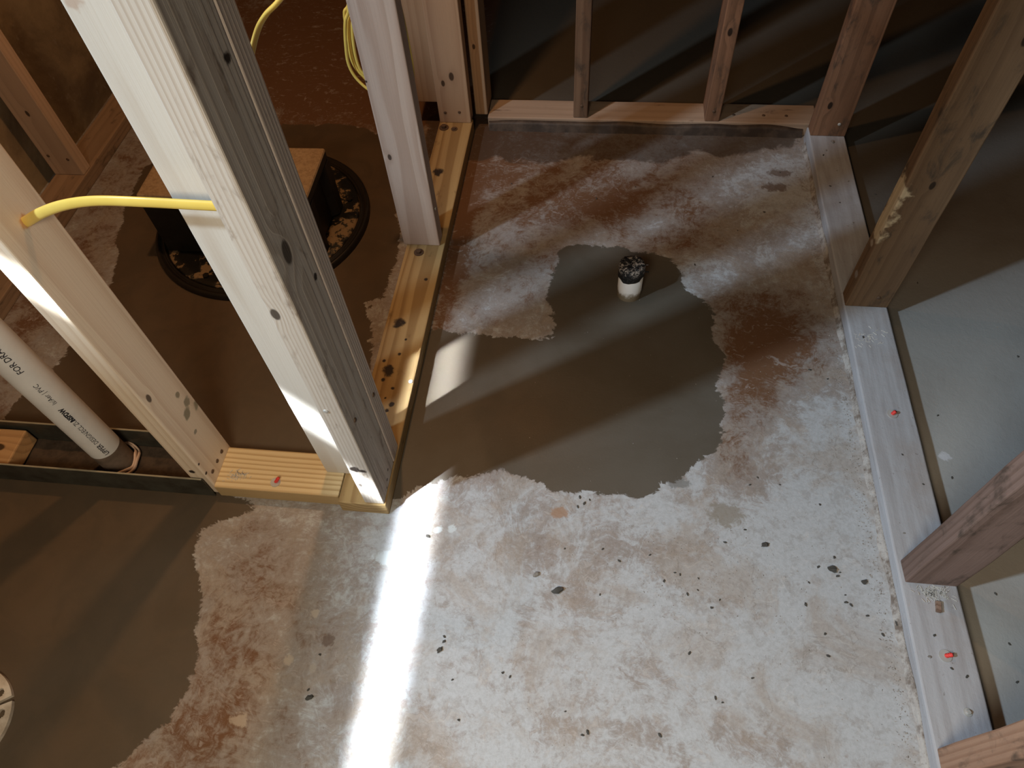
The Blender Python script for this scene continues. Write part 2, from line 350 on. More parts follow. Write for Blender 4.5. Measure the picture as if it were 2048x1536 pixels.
# corner post of three studs
mB = wood('pine_corner_end', (.60, .55, .49), (.42, .345, .28), pith=(.085, .0), freq=330, ring=.5, knots=[(-.010, -.0445, .075, .004), (.019, -.01, .62, .012), (-.01, -.0445, .545, .007)],
          dirt=(.19, .13, .09), dirt_amt=.42, spots=[(-.005, -.0445, .135, .012, dark_dot), (.006, -.0445, .13, .008, dark_dot), (.019, .030, .535, .007, dark_dot), (.019, .03, .84, .008, dark_dot), (.019, -.002, .018, .004, dark_dot), (.019, .014, .028, .004, dark_dot), (.019, -.014, .008, .004, dark_dot)])
B = stud('front corner stud of the post, narrow wavy-grained edge toward the camera', -.398, -.360, .537, .626, T, TOP, mB, nails=[('-y', -.385, .36, steel), ('x', .56, .30, rustn)])
mA = wood('pine_flat_backer', (.64, .60, .54), (.50, .42, .34), pith=(-.03, .09), freq=150, ring=.4, blotch=.04,
          spots=[(-.03, -.019, .90, .012, (.5, .4, .33)), (.02, -.019, .79, .014, (.55, .38, .3)), (.024, -.019, .76, .01, (.55, .38, .3)), (-.036, -.019, .255, .005, dark_dot)])
A = stud('whitish pine backing stud set flat behind the left of the corner post', -.487, -.3985, .594, .6255, T, TOP, mA, nails=[('-y', -.405, .48, steel)])
mC = wood('pine_corner_rear', (.70, .60, .52), (.50, .40, .32), pith=(.05, .06), freq=260, ring=.4, dirt=(.16, .11, .08), dirt_amt=.3)
Cst = stud('rear stud of the corner post, thin strip behind the wide darker face', -.447, -.3592, .6265, .6645, T, TOP, mC, nails=[('x', .642, .25, rustn)])
# studs of the new partition running away
mM1 = wood('pine_partition_stud', (.62, .49, .41), (.44, .30, .23), pith=(.0, .10), freq=230, ring=.55, knots=[(-.030, -.019, .255, .005)],
           spots=[(-.02, -.019, .93, .01, (.35, .25, .2)), (-.042, -.019, .43, .004, dark_dot)])
M1 = stud('pinkish pine stud standing alone on the treated plate, wire coil behind it', -.457, -.368, 1.218, 1.256, T, TOP, mM1, nails=[('x', 1.235, .14, steel)])
mM2 = wood('pine_far_partition_stud', (.50, .34, .22), (.35, .21, .13), pith=(.0, -.07), freq=130, ring=.45, knots=[(-.02, -.019, .12, .006), (.005, -.019, .14, .008)], blotch=.10)
M2 = stud('orange pine stud at the far end of the treated plate', -.449, -.360, 1.702, 1.740, T, TOP, mM2, nails=[('-y', -.43, .07, rustn), ('-y', -.39, .072, rustn)])
mM3 = wood('pine_far_partner_stud', (.50, .36, .235), (.36, .23, .14), pith=(.03, -.06), freq=150, ring=.4, knots=[(-.02, -.019, .36, .004)])
M3 = stud('pine stud fixed behind and left of the far partition stud, clear of the floor', -.520, -.4315, 1.741, 1.779, .075, TOP, mM3)
mM4 = wood('pine_far_wall_end', (.42, .28, .17), (.28, .17, .1), pith=(.01, -.06), freq=300, ring=.5, knots=[(-.004, -.0445, .20, .005)])
M4 = stud('narrow brown end stud of the far wall, right of the treated plate', -.353, -.318, 1.742, 1.829, T, TOP, mM4)

# treated bottom plates
mXP = wood('treated_plate_short', treatL, treatD, pith=(.10, .012), freq=190, ring=.75, axis=0, rough=.6, fibre=.3, blotch=.05)
bm = board_bm((-.124, -.0445, 0), (.124, .0445, T), .002)
XP = bmesh_to('bottom_plate', bm, [mXP], None, (-.576, .5895, 0)); tag(XP, 'yellow treated bottom plate left of the corner, red-tipped anchor on it', 'bottom plate')
mMP = wood('treated_plate_long', (.44, .31, .145), (.25, .15, .06), pith=(.012, .10), freq=190, ring=.7, axis=1, fibre=.3, blotch=.10, dirt=(.09, .055, .03), dirt_amt=.25,
           spots=[(-.017, -.145, .038, .016, dark_dot), (-.012, -.275, .038, .016, dark_dot), (-.012, .372, .038, .018, dark_dot), (.012, -.36, .038, .007, dark_dot), (.005, -.375, .038, .006, dark_dot),
                  (-.02, -.30, .038, .006, dark_dot), (.005, -.32, .038, .005, dark_dot), (-.028, -.25, .038, .005, dark_dot), (.002, -.23, .038, .005, dark_dot), (.008, -.19, .038, .004, dark_dot), (-.005, -.345, .038, .004, dark_dot), (.02, -.01, .038, .006, dark_dot)])
MP = bmesh_to('bottom_plate', board_bm((-.0465, -.584, 0), (.0465, .603, T), .002), [mMP], None, (-.4035, 1.118, 0))
tag(MP, 'long knotty treated bottom plate running from the corner post to the far wall', 'bottom plate')
bm = bmesh.new()   # bolt head on the long plate
def hexbolt(parent, loc, r=.008, h=.005, m=None):
    b_ = bmesh.new(); cyl_bm(b_, r * 1.5, 0, .0015, 20); cyl_bm(b_, r * .8, .0015, .0015 + h, 6); return bmesh_to('bolt_head', b_, [m or rustn], parent, loc)
hexbolt(MP, (-.012, .075, T)); hexbolt(MP, (-.030, .560, T), .009, .007); hexbolt(MP, (.0, .555, T), .006, .003)
nail(MP, (.040, -.30, T), .005, 'z', steel)

red = plain('red_anchor_tip', (.75, .06, .05), .45)
def anchor(parent, loc, rot=0.0, lean=.5):
    g = bmesh.new(); cyl_bm(g, .0098, 0, .0016, 24)
    wsh = bmesh_to('washer', g, [steel], parent, loc)
    pts = []
    for k in range(6):
        a = k / 5; pts.append((a * .008 * lean, 0, .0016 + a * .009))
    t = bmesh_to('anchor_tip', tube_mesh(pts, .0028, .0028, 10, (0, 1, 0)), [red], parent, loc, True); t.rotation_euler = (0, 0, rot)
    for k in range(3):   # ridges round the tip
        rg = bmesh.new(); cyl_bm(rg, .0036, 0, .0012, 14); 
        rr = bmesh_to('anchor_ridge', rg, [red], t, (lean * .008 * (k + 1) / 4, 0, .002 + k * .0030), True)
    return t
anchor(XP, (-.005, -.025, T), .6, 1.2)

# ------------------------------------------------------------------ old right-hand wall
sR = NT('dusty_old_plate', .85, .15); P = sR.obj()
n1, _ = sR.noise(sR.vm('MULTIPLY', P, (60, 5, 60)), 1, 4, .6); n2, _ = sR.noise(P, 90, 5, .75); n3, _ = sR.noise(P, 5, 4, .6)
c = sR.mix(sR.ramp(n1, .35, .7), (.41, .42, .45), (.33, .325, .34)); c = sR.mix(sR.math('MULTIPLY', sR.ramp(n3, .5, .7), .5), c, (.30, .25, .22))
c = sR.mix(sR.math('MULTIPLY', sR.ramp(n2, .64, .70), .7), c, (.17, .145, .13)); sR.bump(sR.math('ADD', n1, n2), .5, .0015)
dusty = sR.out(c)
RP = bmesh_to('bottom_plate', board_bm((-.0455, -.92, 0), (.0455, .922, T), .003, 60, 1, .0012, 4), [dusty], None, (.5945, .797, 0))
tag(RP, 'wide dust-covered grey bottom plate of the old right-hand wall', 'bottom plate')
anchor(RP, (.004, .845 - .797 - .035, T), 0, .3); anchor(RP, (.0, .354 - .797, T), 0, .9)
hexbolt(RP, (.014, .272 - .797, T), .0042, .004, steel)
# mortar fillet along its left side
sF = NT('mortar_skim', .9, .1); P = sF.obj(); n1, _ = sF.noise(P, 30, 6, .7); n2, _ = sF.noise(P, 150, 3, .7)
c = sF.mix(sF.ramp(n1, .4, .65), (.40, .385, .37), (.16, .13, .11)); c = sF.mix(sF.math('MULTIPLY', sF.ramp(n2, .6, .7), .5), c, (.1, .085, .07)); sF.bump(n2, .6, .003)
skim = sF.out(c)
bm = bmesh.new(); N = 180; prev = None
for k in range(N):
    y = -.91 + 1.80 * k / (N - 1); wv = .007 + .006 * mnoise.noise(Vector((y * 14, 3, 0))) + .003 * mnoise.noise(Vector((y * 60, 9, 0))); hv = .014 + .009 * mnoise.noise(Vector((y * 11, 1, 5)))
    cur = [bm.verts.new((-.0455 - wv, y, -.0005)), bm.verts.new((-.0455 - wv * .45, y, hv * .30)), bm.verts.new((-.0457, y, hv)), bm.verts.new((-.043, y, -.0005))]
    if prev:
        for i in range(3): bm.faces.new((prev[i], cur[i], cur[i + 1], prev[i + 1]))
    prev = cur
fil = bmesh_to('mortar_fillet', bm, [skim], RP, None, True); fil['label'] = 'rough mortar skim along the plate foot'

mO = lambda nm, sd, **k: wood(nm, k.pop('l', oldL), k.pop('d', oldD), pith=(.02 * math.sin(sd * 3), .07), freq=230, ring=.5, seed=sd, dirt=(.055, .042, .032), dirt_amt=.55, rough=.8, fibre=.5, blotch=.25, **k)
R1 = stud('old brown stud at the far end of the dusty right-hand plate', .552, .640, 1.680, 1.719, T, TOP, mO('old_stud_far', 1.0, l=(.27, .14, .08), knots=[(-.02, -.0195, .09, .007)]), .0012, cuts=30, seed=1, nails=[('-y', .615, .075, steel)])
mR2 = wood('old_stud_paper', (.25, .155, .085), (.14, .082, .045), pith=(.03, .07), freq=200, ring=.45, seed=2.0, dirt=(.05, .04, .03), dirt_amt=.5, rough=.8, fibre=.5, blotch=.2,
           knots=[(0, -.0195, .33, .006), (.02, -.0195, .60, .007)],
           spots=[(-.044, 0, z_, .026, (.58, .47, .31)) for z_ in (.20, .22, .24, .26, .28, .30, .315)] + [(-.044, 0, .17, .012, (.4, .33, .25)), (-.044, 0, .08, .01, (.3, .27, .24))])
R2 = stud('old brown stud with a torn pale strip on its edge, middle of the dusty plate', .551, .640, 1.085, 1.124, T, TOP, mR2, .0014, cuts=30, seed=2, nails=[('-y', .61, .07, rustn)])
R3 = stud('rough reddish stud leaning into view on the dusty plate, third from the far wall', .556, .640, .470, .508, T, TOP, mO('old_stud_near', 3.0, l=(.24, .165, .14), d=(.13, .08, .06)), .0022, cuts=40, seed=3)
R4 = stud('reddish stud at the bottom right corner of the photo, nearest the camera',   .552, .640, .178, .217, T, TOP, mO('old_stud_nearest', 4.0, l=(.40, .25, .17), d=(.25, .13, .08)), .002, cuts=40, seed=4)
# square offcut and cut nail beside the third stud
bm = bmesh.new(); add_box(bm, (-.0035, -.009, 0), (.0035, .009, .006)); cn = bmesh_to('wood_offcut', bm, [mO('offcut_wood', 5.0, l=(.32, .22, .17))], None, (.600, .432, T + .0002)); cn.rotation_euler = (0, 0, -.15)
tag(cn, 'small upright wood splinter block on the dusty plate near the third stud', 'offcut')

# far wall
mFP = wood('old_far_plate', (.40, .29, .21), (.27, .18, .12), pith=(.05, .12), freq=120, ring=.25, axis=0, dirt=(.09, .06, .045), dirt_amt=.3, rough=.8, seed=6.0)
FP = bmesh_to('bottom_plate', board_bm((-.4325, -.0425, 0), (.465, .0425, T), .003, 40, 0, .0012, 9), [mFP], None, (.115, 1.7745, 0))
tag(FP, 'old brown bottom plate of the far wall, dark damp front edge', 'bottom plate')
sD = NT('damp_mortar_edge', .6, .4); P = sD.obj(); n1, _ = sD.noise(P, 25, 5, .6); sD.bump(n1, .5, .003)
dampm = sD.out(sD.mix(sD.ramp(n1, .4, .7), (.040, .028, .022), (.085, .06, .045)))
bm = bmesh.new(); prev = None
for k in range(120):
    x = -.43 + .86 * k / 119; dv = .010 + .004 * mnoise.noise(Vector((x * 14, 3, 8))); hv = .030 + .012 * mnoise.noise(Vector((x * 8, 1, 2)))
    hv = min(hv, .0365)
    cur = [bm.verts.new((x, -.0425 - dv, -.0005)), bm.verts.new((x, -.0425 - dv * .4, hv * .6)), bm.verts.new((x, -.0428, hv)), bm.verts.new((x, -.041, -.0005))]
    if prev:
        for i in range(3): bm.faces.new((prev[i], cur[i], cur[i + 1], prev[i + 1]))
    prev = cur
e_ = bmesh_to('damp_mortar_edge', bm, [dampm], FP, None, True); e_['label'] = 'dark damp mortar smeared along the front edge'
F1 = stud('thin dark stud on the far plate, left of the two', -.077, -.038, 1.737, 1.815, T, TOP, mO('far_stud_left', 7.0, l=(.26, .16, .10)), .001, cuts=24, seed=7, nails=[('-y', -.055, .075, rustn)])
F2 = stud('thin brown stud on the far plate, right of the two', .280, .319, 1.732, 1.815, T, TOP, mO('far_stud_right', 8.0, l=(.32, .17, .10), knots=[(0, -.0415, .25, .007)]), .001, cuts=24, seed=8, nails=[('-y', .30, .07, rustn)])
for xx in (.36, .44, .50): nail(FP, (xx - .115, -.01, T), .0045, 'z', rustn)

# ------------------------------------------------------------------ left background framing against the foundation
mL = wood('left_wall_wood', (.62, .44, .31), (.42, .28, .19), pith=(.02, -.07), freq=140, ring=.35, knots=[(.0, -.0205, .19, .006)])
LP = bmesh_to('bottom_plate', board_bm((-.0445, -.9, 0), (.0445, .8, T), .002), [wood('left_plate_wood', (.34, .23, .15), (.20, .13, .08), pith=(.01, .1), freq=150, ring=.4, axis=1, dirt_amt=.4)], None, (-1.4345, 1.60, 0))
tag(LP, 'dark brown bottom plate against the foundation wall at the far left', 'bottom plate')
LS = stud('brown stud against the foundation wall in the upper left', -1.479, -1.392, 1.432, 1.470, T, TOP, mL, nails=[('-y', -1.41, .09, rustn), ('-y', -1.46, .10, rustn)])

# ------------------------------------------------------------------ galvanised track, stub plate and drain pipe
sG = NT('galvanised_track', .45, .5); P = sG.obj(); n1, _ = sG.noise(P, 20, 5, .65); sG.b.inputs['Metallic'].default_value = .35
trackm = sG.out(sG.mix(sG.ramp(n1, .35, .7), (.085, .085, .07), (.045, .04, .03)))
edge_m = plain('track_edge', (.42, .38, .28), .45, .3)
tr = empty('metal_track', (-1.2, .589, 0))
def part_box(name, lo, hi, mats, parent, bev=0):
    b_ = bmesh.new(); add_box(b_, lo, hi); bmesh.ops.recalc_face_normals(b_, faces=b_.faces); return bmesh_to(name, b_, mats, parent)
part_box('track_web', (-.34, -.0445, 0), (.232, .0485, .0015), [trackm], tr); part_box('track_web', (.312, -.0445, 0), (.460, .0485, .0015), [trackm], tr)
part_box('flange', (-.34, -.0455, 0), (.490, -.0435, .068), [trackm], tr); part_box('flange', (-.34, .0475, 0), (.455, .0495, .072), [trackm], tr)
part_box('rolled_edge', (-.34, -.0461, .0672), (.488, -.0432, .0692), [edge_m], tr); part_box('rolled_edge', (-.34, .0470, .0712), (.452, .0500, .0732), [edge_m], tr)
tag(tr, 'dark metal wall track holding the drain pipe foot, left of the corner', 'wall track')
dirtm = plain('packed_dirt', (.075, .05, .033), .95, 0, .5, 60, .8)
bm = bmesh.new(); g = 60
for a_ in range(g):
    for b_ in range(7): bm.verts.new((-.335 + .79 * a_ / (g - 1), -.043 + .090 * b_ / 6, .008 + .004 * mnoise.noise(Vector((a_ * .6, b_ * .9, 2)))))
bm.verts.ensure_lookup_table()
for a_ in range(g - 1):
    for b_ in range(6): bm.faces.new([bm.verts[i] for i in (a_ * 7 + b_, (a_ + 1) * 7 + b_, (a_ + 1) * 7 + b_ + 1, a_ * 7 + b_ + 1)])
dirt = bmesh_to('packed_dirt', bm, [dirtm], None, (-1.2, .589, .0), True)
tag(dirt, 'brown dirt packed in the metal track around the pipe', 'dirt', kind='stuff')
bm = board_bm((-.2, -.040, .0), (.2, .043, .040), .003, 10, 0, .002, 3)
stub = bmesh_to('stub_plate', bm, [wood('stub_plate_wood', (.50, .30, .14), (.33, .18, .08), pith=(.1, .08), freq=120, ring=.5, axis=0, knots=[(.16, .0, .04, .010)], dirt_amt=.3)], None, (-1.327, .588, .0125))
tag(stub, 'orange sawn end of an old plate inside the metal track at the left edge', 'board end')

pvc = plain('white_pvc_pipe', (.80, .79, .78), .38, 0, .12, 14, 0, .5)
pvc_d = plain('dirty_pvc', (.22, .16, .12), .7, 0, .4, 40)
PR = .030; PC = (-.928, .596)
pipe = empty('drain_pipe', (PC[0], PC[1], .012)); tag(pipe, 'white drain pipe with black printing rising from the metal track', 'pipe')
bm = bmesh.new(); cyl_bm(bm, PR, .065, 2.3, 48, cap=False); bmesh_to('pipe_wall', bm, [pvc], pipe, None, True)
bm = bmesh.new(); cyl_bm(bm, PR * 1.003, 0, .066, 48, cap=False); bmesh_to('dirty_foot', bm, [pvc_d], pipe, None, True)
torn = plain('torn_collar', (.70, .50, .38), .7, 0, .2)
for k, (r_, z_) in enumerate(((.036, .004), (.040, .0))):
    pts = [(r_ * math.cos(a), r_ * math.sin(a), z_ + .006 + .004 * math.sin(a * 5 + k)) for a in [(-100 + 20 * i) * math.pi / 180 for i in range(12)]]
    bmesh_to('torn_collar', tube_mesh(pts, .0022, .004, 8), [torn], pipe, None, True)
ink = plain('black_print', (.02, .02, .03), .6)
def wrap_text(body, z0, size, bold=0.0, phi0=-36):
    cu = bpy.data.curves.new('printing', 'FONT'); cu.body = body; cu.size = size; cu.offset = bold; cu.resolution_u = 2
    to = bpy.data.objects.new('printing_tmp', cu); COL.objects.link(to)
    dg = bpy.context.evaluated_depsgraph_get(); m_ = bpy.data.meshes.new_from_object(to.evaluated_get(dg)); bpy.data.objects.remove(to)
    b_ = bmesh.new(); b_.from_mesh(m_); 
    bmesh.ops.subdivide_edges(b_, edges=[e for e in b_.edges if e.calc_length() > .004], cuts=2)
    for v in b_.verts:   # text x runs up the pipe, text y wraps round it toward the viewer's left
        ph = math.radians(phi0) - (v.co.y) / PR
        v.co = Vector(((PR + .0004) * math.cos(ph), (PR + .0004) * math.sin(ph), z0 + v.co.x))
    m_.clear_geometry(); b_.to_mesh(m_); b_.free(); m_.materials.append(ink)
    o = bpy.data.objects.new('printing', m_); COL.objects.link(o); o.parent = pipe; o['label'] = 'black printed lettering on the pipe'
    return o
TXT = [("UPPER", .072, .0125, .0002), ("DESIGN/ECL ZUL", .112, .0115, 0), ("NSFDW", .192, .0115, .0006), ("Is/Aer | PVC", .248, .0115, 0), ("FOR DRAIN", .340, .0145, .0001)]
for tx in TXT: wrap_text(*tx)

# ------------------------------------------------------------------ sump lid and block
sL = NT('sump_lid_black', .38, .5); P = sL.obj(); n1, _ = sL.noise(P, 13, 5, .65, .6); n2, _ = sL.noise(P, 45, 4, .7)
lidc = sL.mix(sL.ramp(sL.math('ADD', n1, sL.math('MULTIPLY', sL.math('SUBTRACT', n2, .5), .5)), .54, .60), (.012, .011, .009), (.22, .145, .075))
lidm = sL.out(lidc, sL.math('ADD', .3, sL.math('MULTIPLY', sL.ramp(n1, .5, .6), .5))); sL.bump(n2, .5, .003)
rimm = plain('sump_rim_black', (.016, .013, .010), .35, 0, .3, 30)
sump = empty('sump_lid', (-.855, 1.320, 0)); tag(sump, 'round black sump lid flecked with dried mud, set in the floor behind the corner', 'sump lid')
bmesh_to('lid', spin_bm([(.249, .001), (.249, .010), (.244, .013), (.20, .013), (.198, .011), (.05, .011), (.01, .011)], 96), [lidm], sump, None, True)
bmesh_to('rim', spin_bm([(.276, -.001), (.275, .012), (.271, .016), (.266, .016), (.262, .008), (.258, .008), (.256, .014), (.252, .014), (.250, .001)], 96, True), [rimm], sump, None, True)
for a in (20, 75, 130, 200, 250, 310):
    b_ = bmesh.new(); cyl_bm(b_, .008, 0, .006, 6); bmesh_to('lid_bolt', b_, [rimm], sump, (.226 * math.cos(math.radians(a)), .226 * math.sin(math.radians(a)), .0125))
# concrete block: tan dry top, black coated sides, open-ended
sB = NT('block_tan_top', .9, .1); P = sB.obj(); n1, _ = sB.noise(P, 120, 4, .7); n2, _ = sB.noise(P, 6, 3, .5); sB.bump(n1, .5, .002)
btop = sB.out(sB.mix(sB.ramp(n1, .35, .7), (.40, .29, .18), (.29, .20, .12)))
bblk = plain('block_black_coat', (.012, .010, .008), .5, 0, .3, 60, .4)
bm = bmesh.new(); L2, W2, H2 = .204, .092, .178
prof = [(-W2, -L2), (W2, -L2), (W2, L2), (-W2, L2)]
outl = [(-L2, -W2), (L2 - .0, -W2), (L2, -W2 * .62), (L2 - .018, -W2 * .5), (L2 - .018, W2 * .5), (L2, W2 * .62), (L2, W2), (-L2, W2), (-L2, W2 * .62), (-L2 + .018, W2 * .5), (-L2 + .018, -W2 * .5), (-L2, -W2 * .62)]
lo_ = [bm.verts.new((x, y, 0)) for x, y in outl]; hi_ = [bm.verts.new((x, y, H2 - .03)) for x, y in outl]
for i in range(len(outl)): bm.faces.new((lo_[i], lo_[(i + 1) % 12], hi_[(i + 1) % 12], hi_[i]))
bm.faces.new(lo_[::-1]); bm.faces.new(hi_)
bmesh.ops.recalc_face_normals(bm, faces=bm.faces); bmesh.ops.bevel(bm, geom=list(bm.edges), offset=.002, segments=1, affect='EDGES')
blk = empty('concrete_block', (-.857, 1.281, .0145)); blk.rotation_euler = (0, 0, math.radians(1.0))
tag(blk, 'concrete block with a tan top and black sides lying on the round sump lid', 'concrete block')
bmesh_to('block_body', bm, [bblk], blk)
bm = board_bm((-L2, -W2, H2 - .03), (L2, W2, H2), .006); tp = bmesh_to('block_cap', bm, [btop], blk)
for f_ in tp.data.polygons: f_.material_index = 0
tp.data.materials.append(bblk)
for f_ in tp.data.polygons:
    if f_.normal.z < .3: f_.material_index = 1
tp['label'] = 'tan dry top face of the block'

# ------------------------------------------------------------------ capped pipe stub in the middle patch
stubp = empty('capped_pipe', (.088, 1.128, 0)); tag(stubp, 'short white pipe stub with a charred black taped cap in the dark cement patch', 'pipe')
sP = NT('stub_white', .4, .4); P = sP.obj(); n1, _ = sP.noise(P, 60, 4, .7); z = sP.n('ShaderNodeSeparateXYZ'); sP.L.new(P, z.inputs[0])
mk = sP.math('SUBTRACT', sP.math('MULTIPLY', n1, .045), z.outputs[2]); 
wht = sP.out(sP.mix(sP.ramp(mk, -.006, .012), (.72, .72, .72), (.19, .15, .10)))
bmesh_to('pipe_wall', spin_bm([(.0275, -.002), (.0275, .070), (.024, .070), (.024, .03)], 40), [wht], stubp, None, True)
tape = NT('black_tape', .42, .5); P = tape.obj(); n1, _ = tape.noise(P, 130, 4, .75, .6)
zz = tape.n('ShaderNodeSeparateXYZ'); tape.L.new(P, zz.inputs[0])
tape.bump(n1, 1.0, .005)
tapem = tape.out(tape.mix(tape.math('MULTIPLY', tape.ramp(n1, .50, .58), tape.ramp(zz.outputs[2], .076, .090)), (.010, .011, .013), (.42, .38, .35)))
bm = bmesh.new(); n_ = 48; rings = []
for k, (r_, z_) in enumerate([(.0283, .063), (.0292, .067), (.0294, .078), (.0298, .088), (.0275, .095), (.020, .097), (.010, .095)]):
    ring = []
    for i in range(n_):
        a = 2 * math.pi * i / n_; rr = r_ + .0012 * mnoise.noise(Vector((math.cos(a) * 3, math.sin(a) * 3, z_ * 60))); zz_ = z_
        if k <= 1: zz_ += .007 * mnoise.noise(Vector((math.cos(a) * 1.6 + 4, math.sin(a) * 1.6, 0))) + .005 * math.cos(a - .3)
        if k >= 4: zz_ += .006 * mnoise.noise(Vector((math.cos(a) * 70 * r_ * 3, math.sin(a) * 70 * r_ * 3, 1)))
        ring.append(bm.verts.new((rr * math.cos(a), rr * math.sin(a), zz_)))
    rings.append(ring)
for k in range(len(rings) - 1):
    for i in range(n_): bm.faces.new((rings[k][i], rings[k][(i + 1) % n_], rings[k + 1][(i + 1) % n_], rings[k + 1][i]))
bm.faces.new(rings[-1])
cap = bmesh_to('taped_cap', bm, [tapem], stubp, None, True); cap['label'] = 'wrinkled black tape and debris over the pipe mouth'
for (a, zt) in ((.25, .086), (-.1, .076)):
    pts = [(.027 * math.cos(a), .027 * math.sin(a), zt), (.033 * math.cos(a), .033 * math.sin(a), zt + .001), (.037 * math.cos(a + .05), .037 * math.sin(a + .05), zt - .001)]
    bmesh_to('tape_shred', tube_mesh(pts, .0022, .0016, 6), [tapem], cap, None, True)

# ------------------------------------------------------------------ shower drain flange, lower left
s = NT('drain_flange', .5, .4); P = s.obj(); n1, _ = s.noise(P, 40, 4, .6); flm = s.out(s.mix(s.ramp(n1, .35, .7), (.62, .56, .49), (.42, .35, .28)))
R_ = .086; NA, NRR = 240, 40
def hole(x, y):
    r = math.hypot(x, y); a = math.degrees(math.atan2(y, x)) % 60
    if r < .032: return True
    for ac in (12, 42):    # round bolt holes
        cx_, cy_ = .070 * math.cos(math.radians(ac)), .070 * math.sin(math.radians(ac)); X_, Y_ = r * math.cos(math.radians(a)), r * math.sin(math.radians(a))
        if math.hypot(X_ - cx_, Y_ - cy_) < .0072: return True
    if abs(a - 27) < 4.0 / (r / .075) * .75 and r > .060: return True      # radial notch
    return False
bm = bmesh.new(); bm2 = {}
def V_(i, j, z_):
    key = (i % NA, j, z_)
    if key not in bm2:
        r = .032 + (R_ - .032) * j / NRR; a = 2 * math.pi * (i % NA) / NA; bm2[key] = bm.verts.new((r * math.cos(a), r * math.sin(a), z_))
    return bm2[key]
solid = {}
for i in range(NA):
    for j in range(NRR):
        r = .032 + (R_ - .032) * (j + .5) / NRR; a = 2 * math.pi * (i + .5) / NA
        solid[(i, j)] = not hole(r * math.cos(a), r * math.sin(a)) and not (.043 < r < .053 and (math.degrees(a) % 60) > 8 and (math.degrees(a) % 60) < 48)
for (i, j), on in solid.items():
    if not on: continue
    zt, zb = .008, .0005
    bm.faces.new((V_(i, j, zt), V_(i, j + 1, zt), V_(i + 1, j + 1, zt), V_(i + 1, j, zt)))
    for (di, dj, q) in ((-1, 0, ((i, j + 1), (i, j))), (1, 0, ((i + 1, j), (i + 1, j + 1))), (0, -1, ((i, j), (i + 1, j))), (0, 1, ((i + 1, j + 1), (i, j + 1)))):
        nb = ((i + di) % NA, j + dj)
        if not solid.get(nb, False):
            (a1, b1), (a2, b2) = q; bm.faces.new((V_(a1, b1, zt), V_(a1, b1, zb), V_(a2, b2, zb), V_(a2, b2, zt)))
bmesh.ops.recalc_face_normals(bm, faces=bm.faces)
dr = bmesh_to('drain_flange', bm, [flm], None, (-.9993, .1034, 0)); dr.rotation_euler = (0, 0, math.radians(4))
tag(dr, 'round off-white plastic drain flange with holes at the lower left edge', 'drain flange')

# ------------------------------------------------------------------ yellow cable
ycab = NT('yellow_cable_sheath', .32, .5); P = ycab.obj(); n1, _ = ycab.noise(P, 30, 2, .5)
ym = ycab.out(ycab.mix(n1, (.86, .66, .16), (.74, .53, .10)))
cb = empty('electrical_cable', (-.70, .593, .669)); tag(cb, 'flat yellow cable running from the drilled stud into the corner post', 'cable')
def rel(pts, o=(-.70, .593, .669)): return [(p[0] - o[0], p[1] - o[1], p[2] - o[2]) for p in pts]
bmesh_to('cable_run', tube_mesh(rel([(-.72, .598, .66), (-.70, .593, .669), (-.65, .578, .700), (-.60, .567, .724), (-.55, .560, .738), (-.49, .556, .742), (-.44, .557, .740), (-.392, .558, .738)]), .0030, .0068, 12), [ym], cb, None, True)
cb2 = empty('electrical_cable', (-.40, .70, .83)); tag(cb2, 'yellow cable curving out behind the corner post toward the top edge', 'cable')
bmesh_to('cable_run', tube_mesh(rel([(-.40, .655, .74), (-.41, .70, .765), (-.410, .74, .795), (-.398, .758, .822), (-.381, .76, .841), (-.360, .76, .857), (-.327, .77, .888), (-.30, .82, .95), (-.33, .95, 1.05), (-.40, 1.12, 1.15), (-.42, 1.215, 1.18)], (-.40, .70, .83)), .0030, .0066, 12), [ym], cb2, None, True)
coil = empty('cable_coil', (-.47, 1.27, .60)); tag(coil, 'hanging coil of thin yellow cable behind the lone pinkish stud', 'cable')
LOOPS = [[(-.468, .601), (-.484, .560), (-.494, .516), (-.498, .475), (-.487, .443), (-.460, .417)],
         [(-.464, .601), (-.480, .555), (-.489, .506), (-.488, .467), (-.476, .446), (-.455, .431)],
         [(-.459, .601), (-.474, .550), (-.481, .501), (-.479, .465), (-.467, .450), (-.451, .441)],
         [(-.470, .601), (-.486, .570), (-.4905, .52), (-.4945, .48), (-.484, .450), (-.458, .425)]]
for k, L_ in enumerate(LOOPS):
    y_ = 1.262 + .0065 * (k % 2) + .002 * k
    # each turn hangs beside and behind the stud
    pts = [(-.452 + .003 * k, y_, .95), (-.455 + .003 * k, y_, .75)] + [(x_, y_, z_) for x_, z_ in L_] + [(-.41, y_, .405 + .01 * k), (-.375 - .004 * k, y_, .44), (-.372 - .004 * k, y_, .56), (-.385 - .004 * k, y_, .75), (-.390, y_, .95)]
    bmesh_to('cable_loop', tube_mesh(rel(pts, (-.47, 1.27, .60)), .0026, .0032, 8, (1, 0, 0)), [ym], coil, None, True)

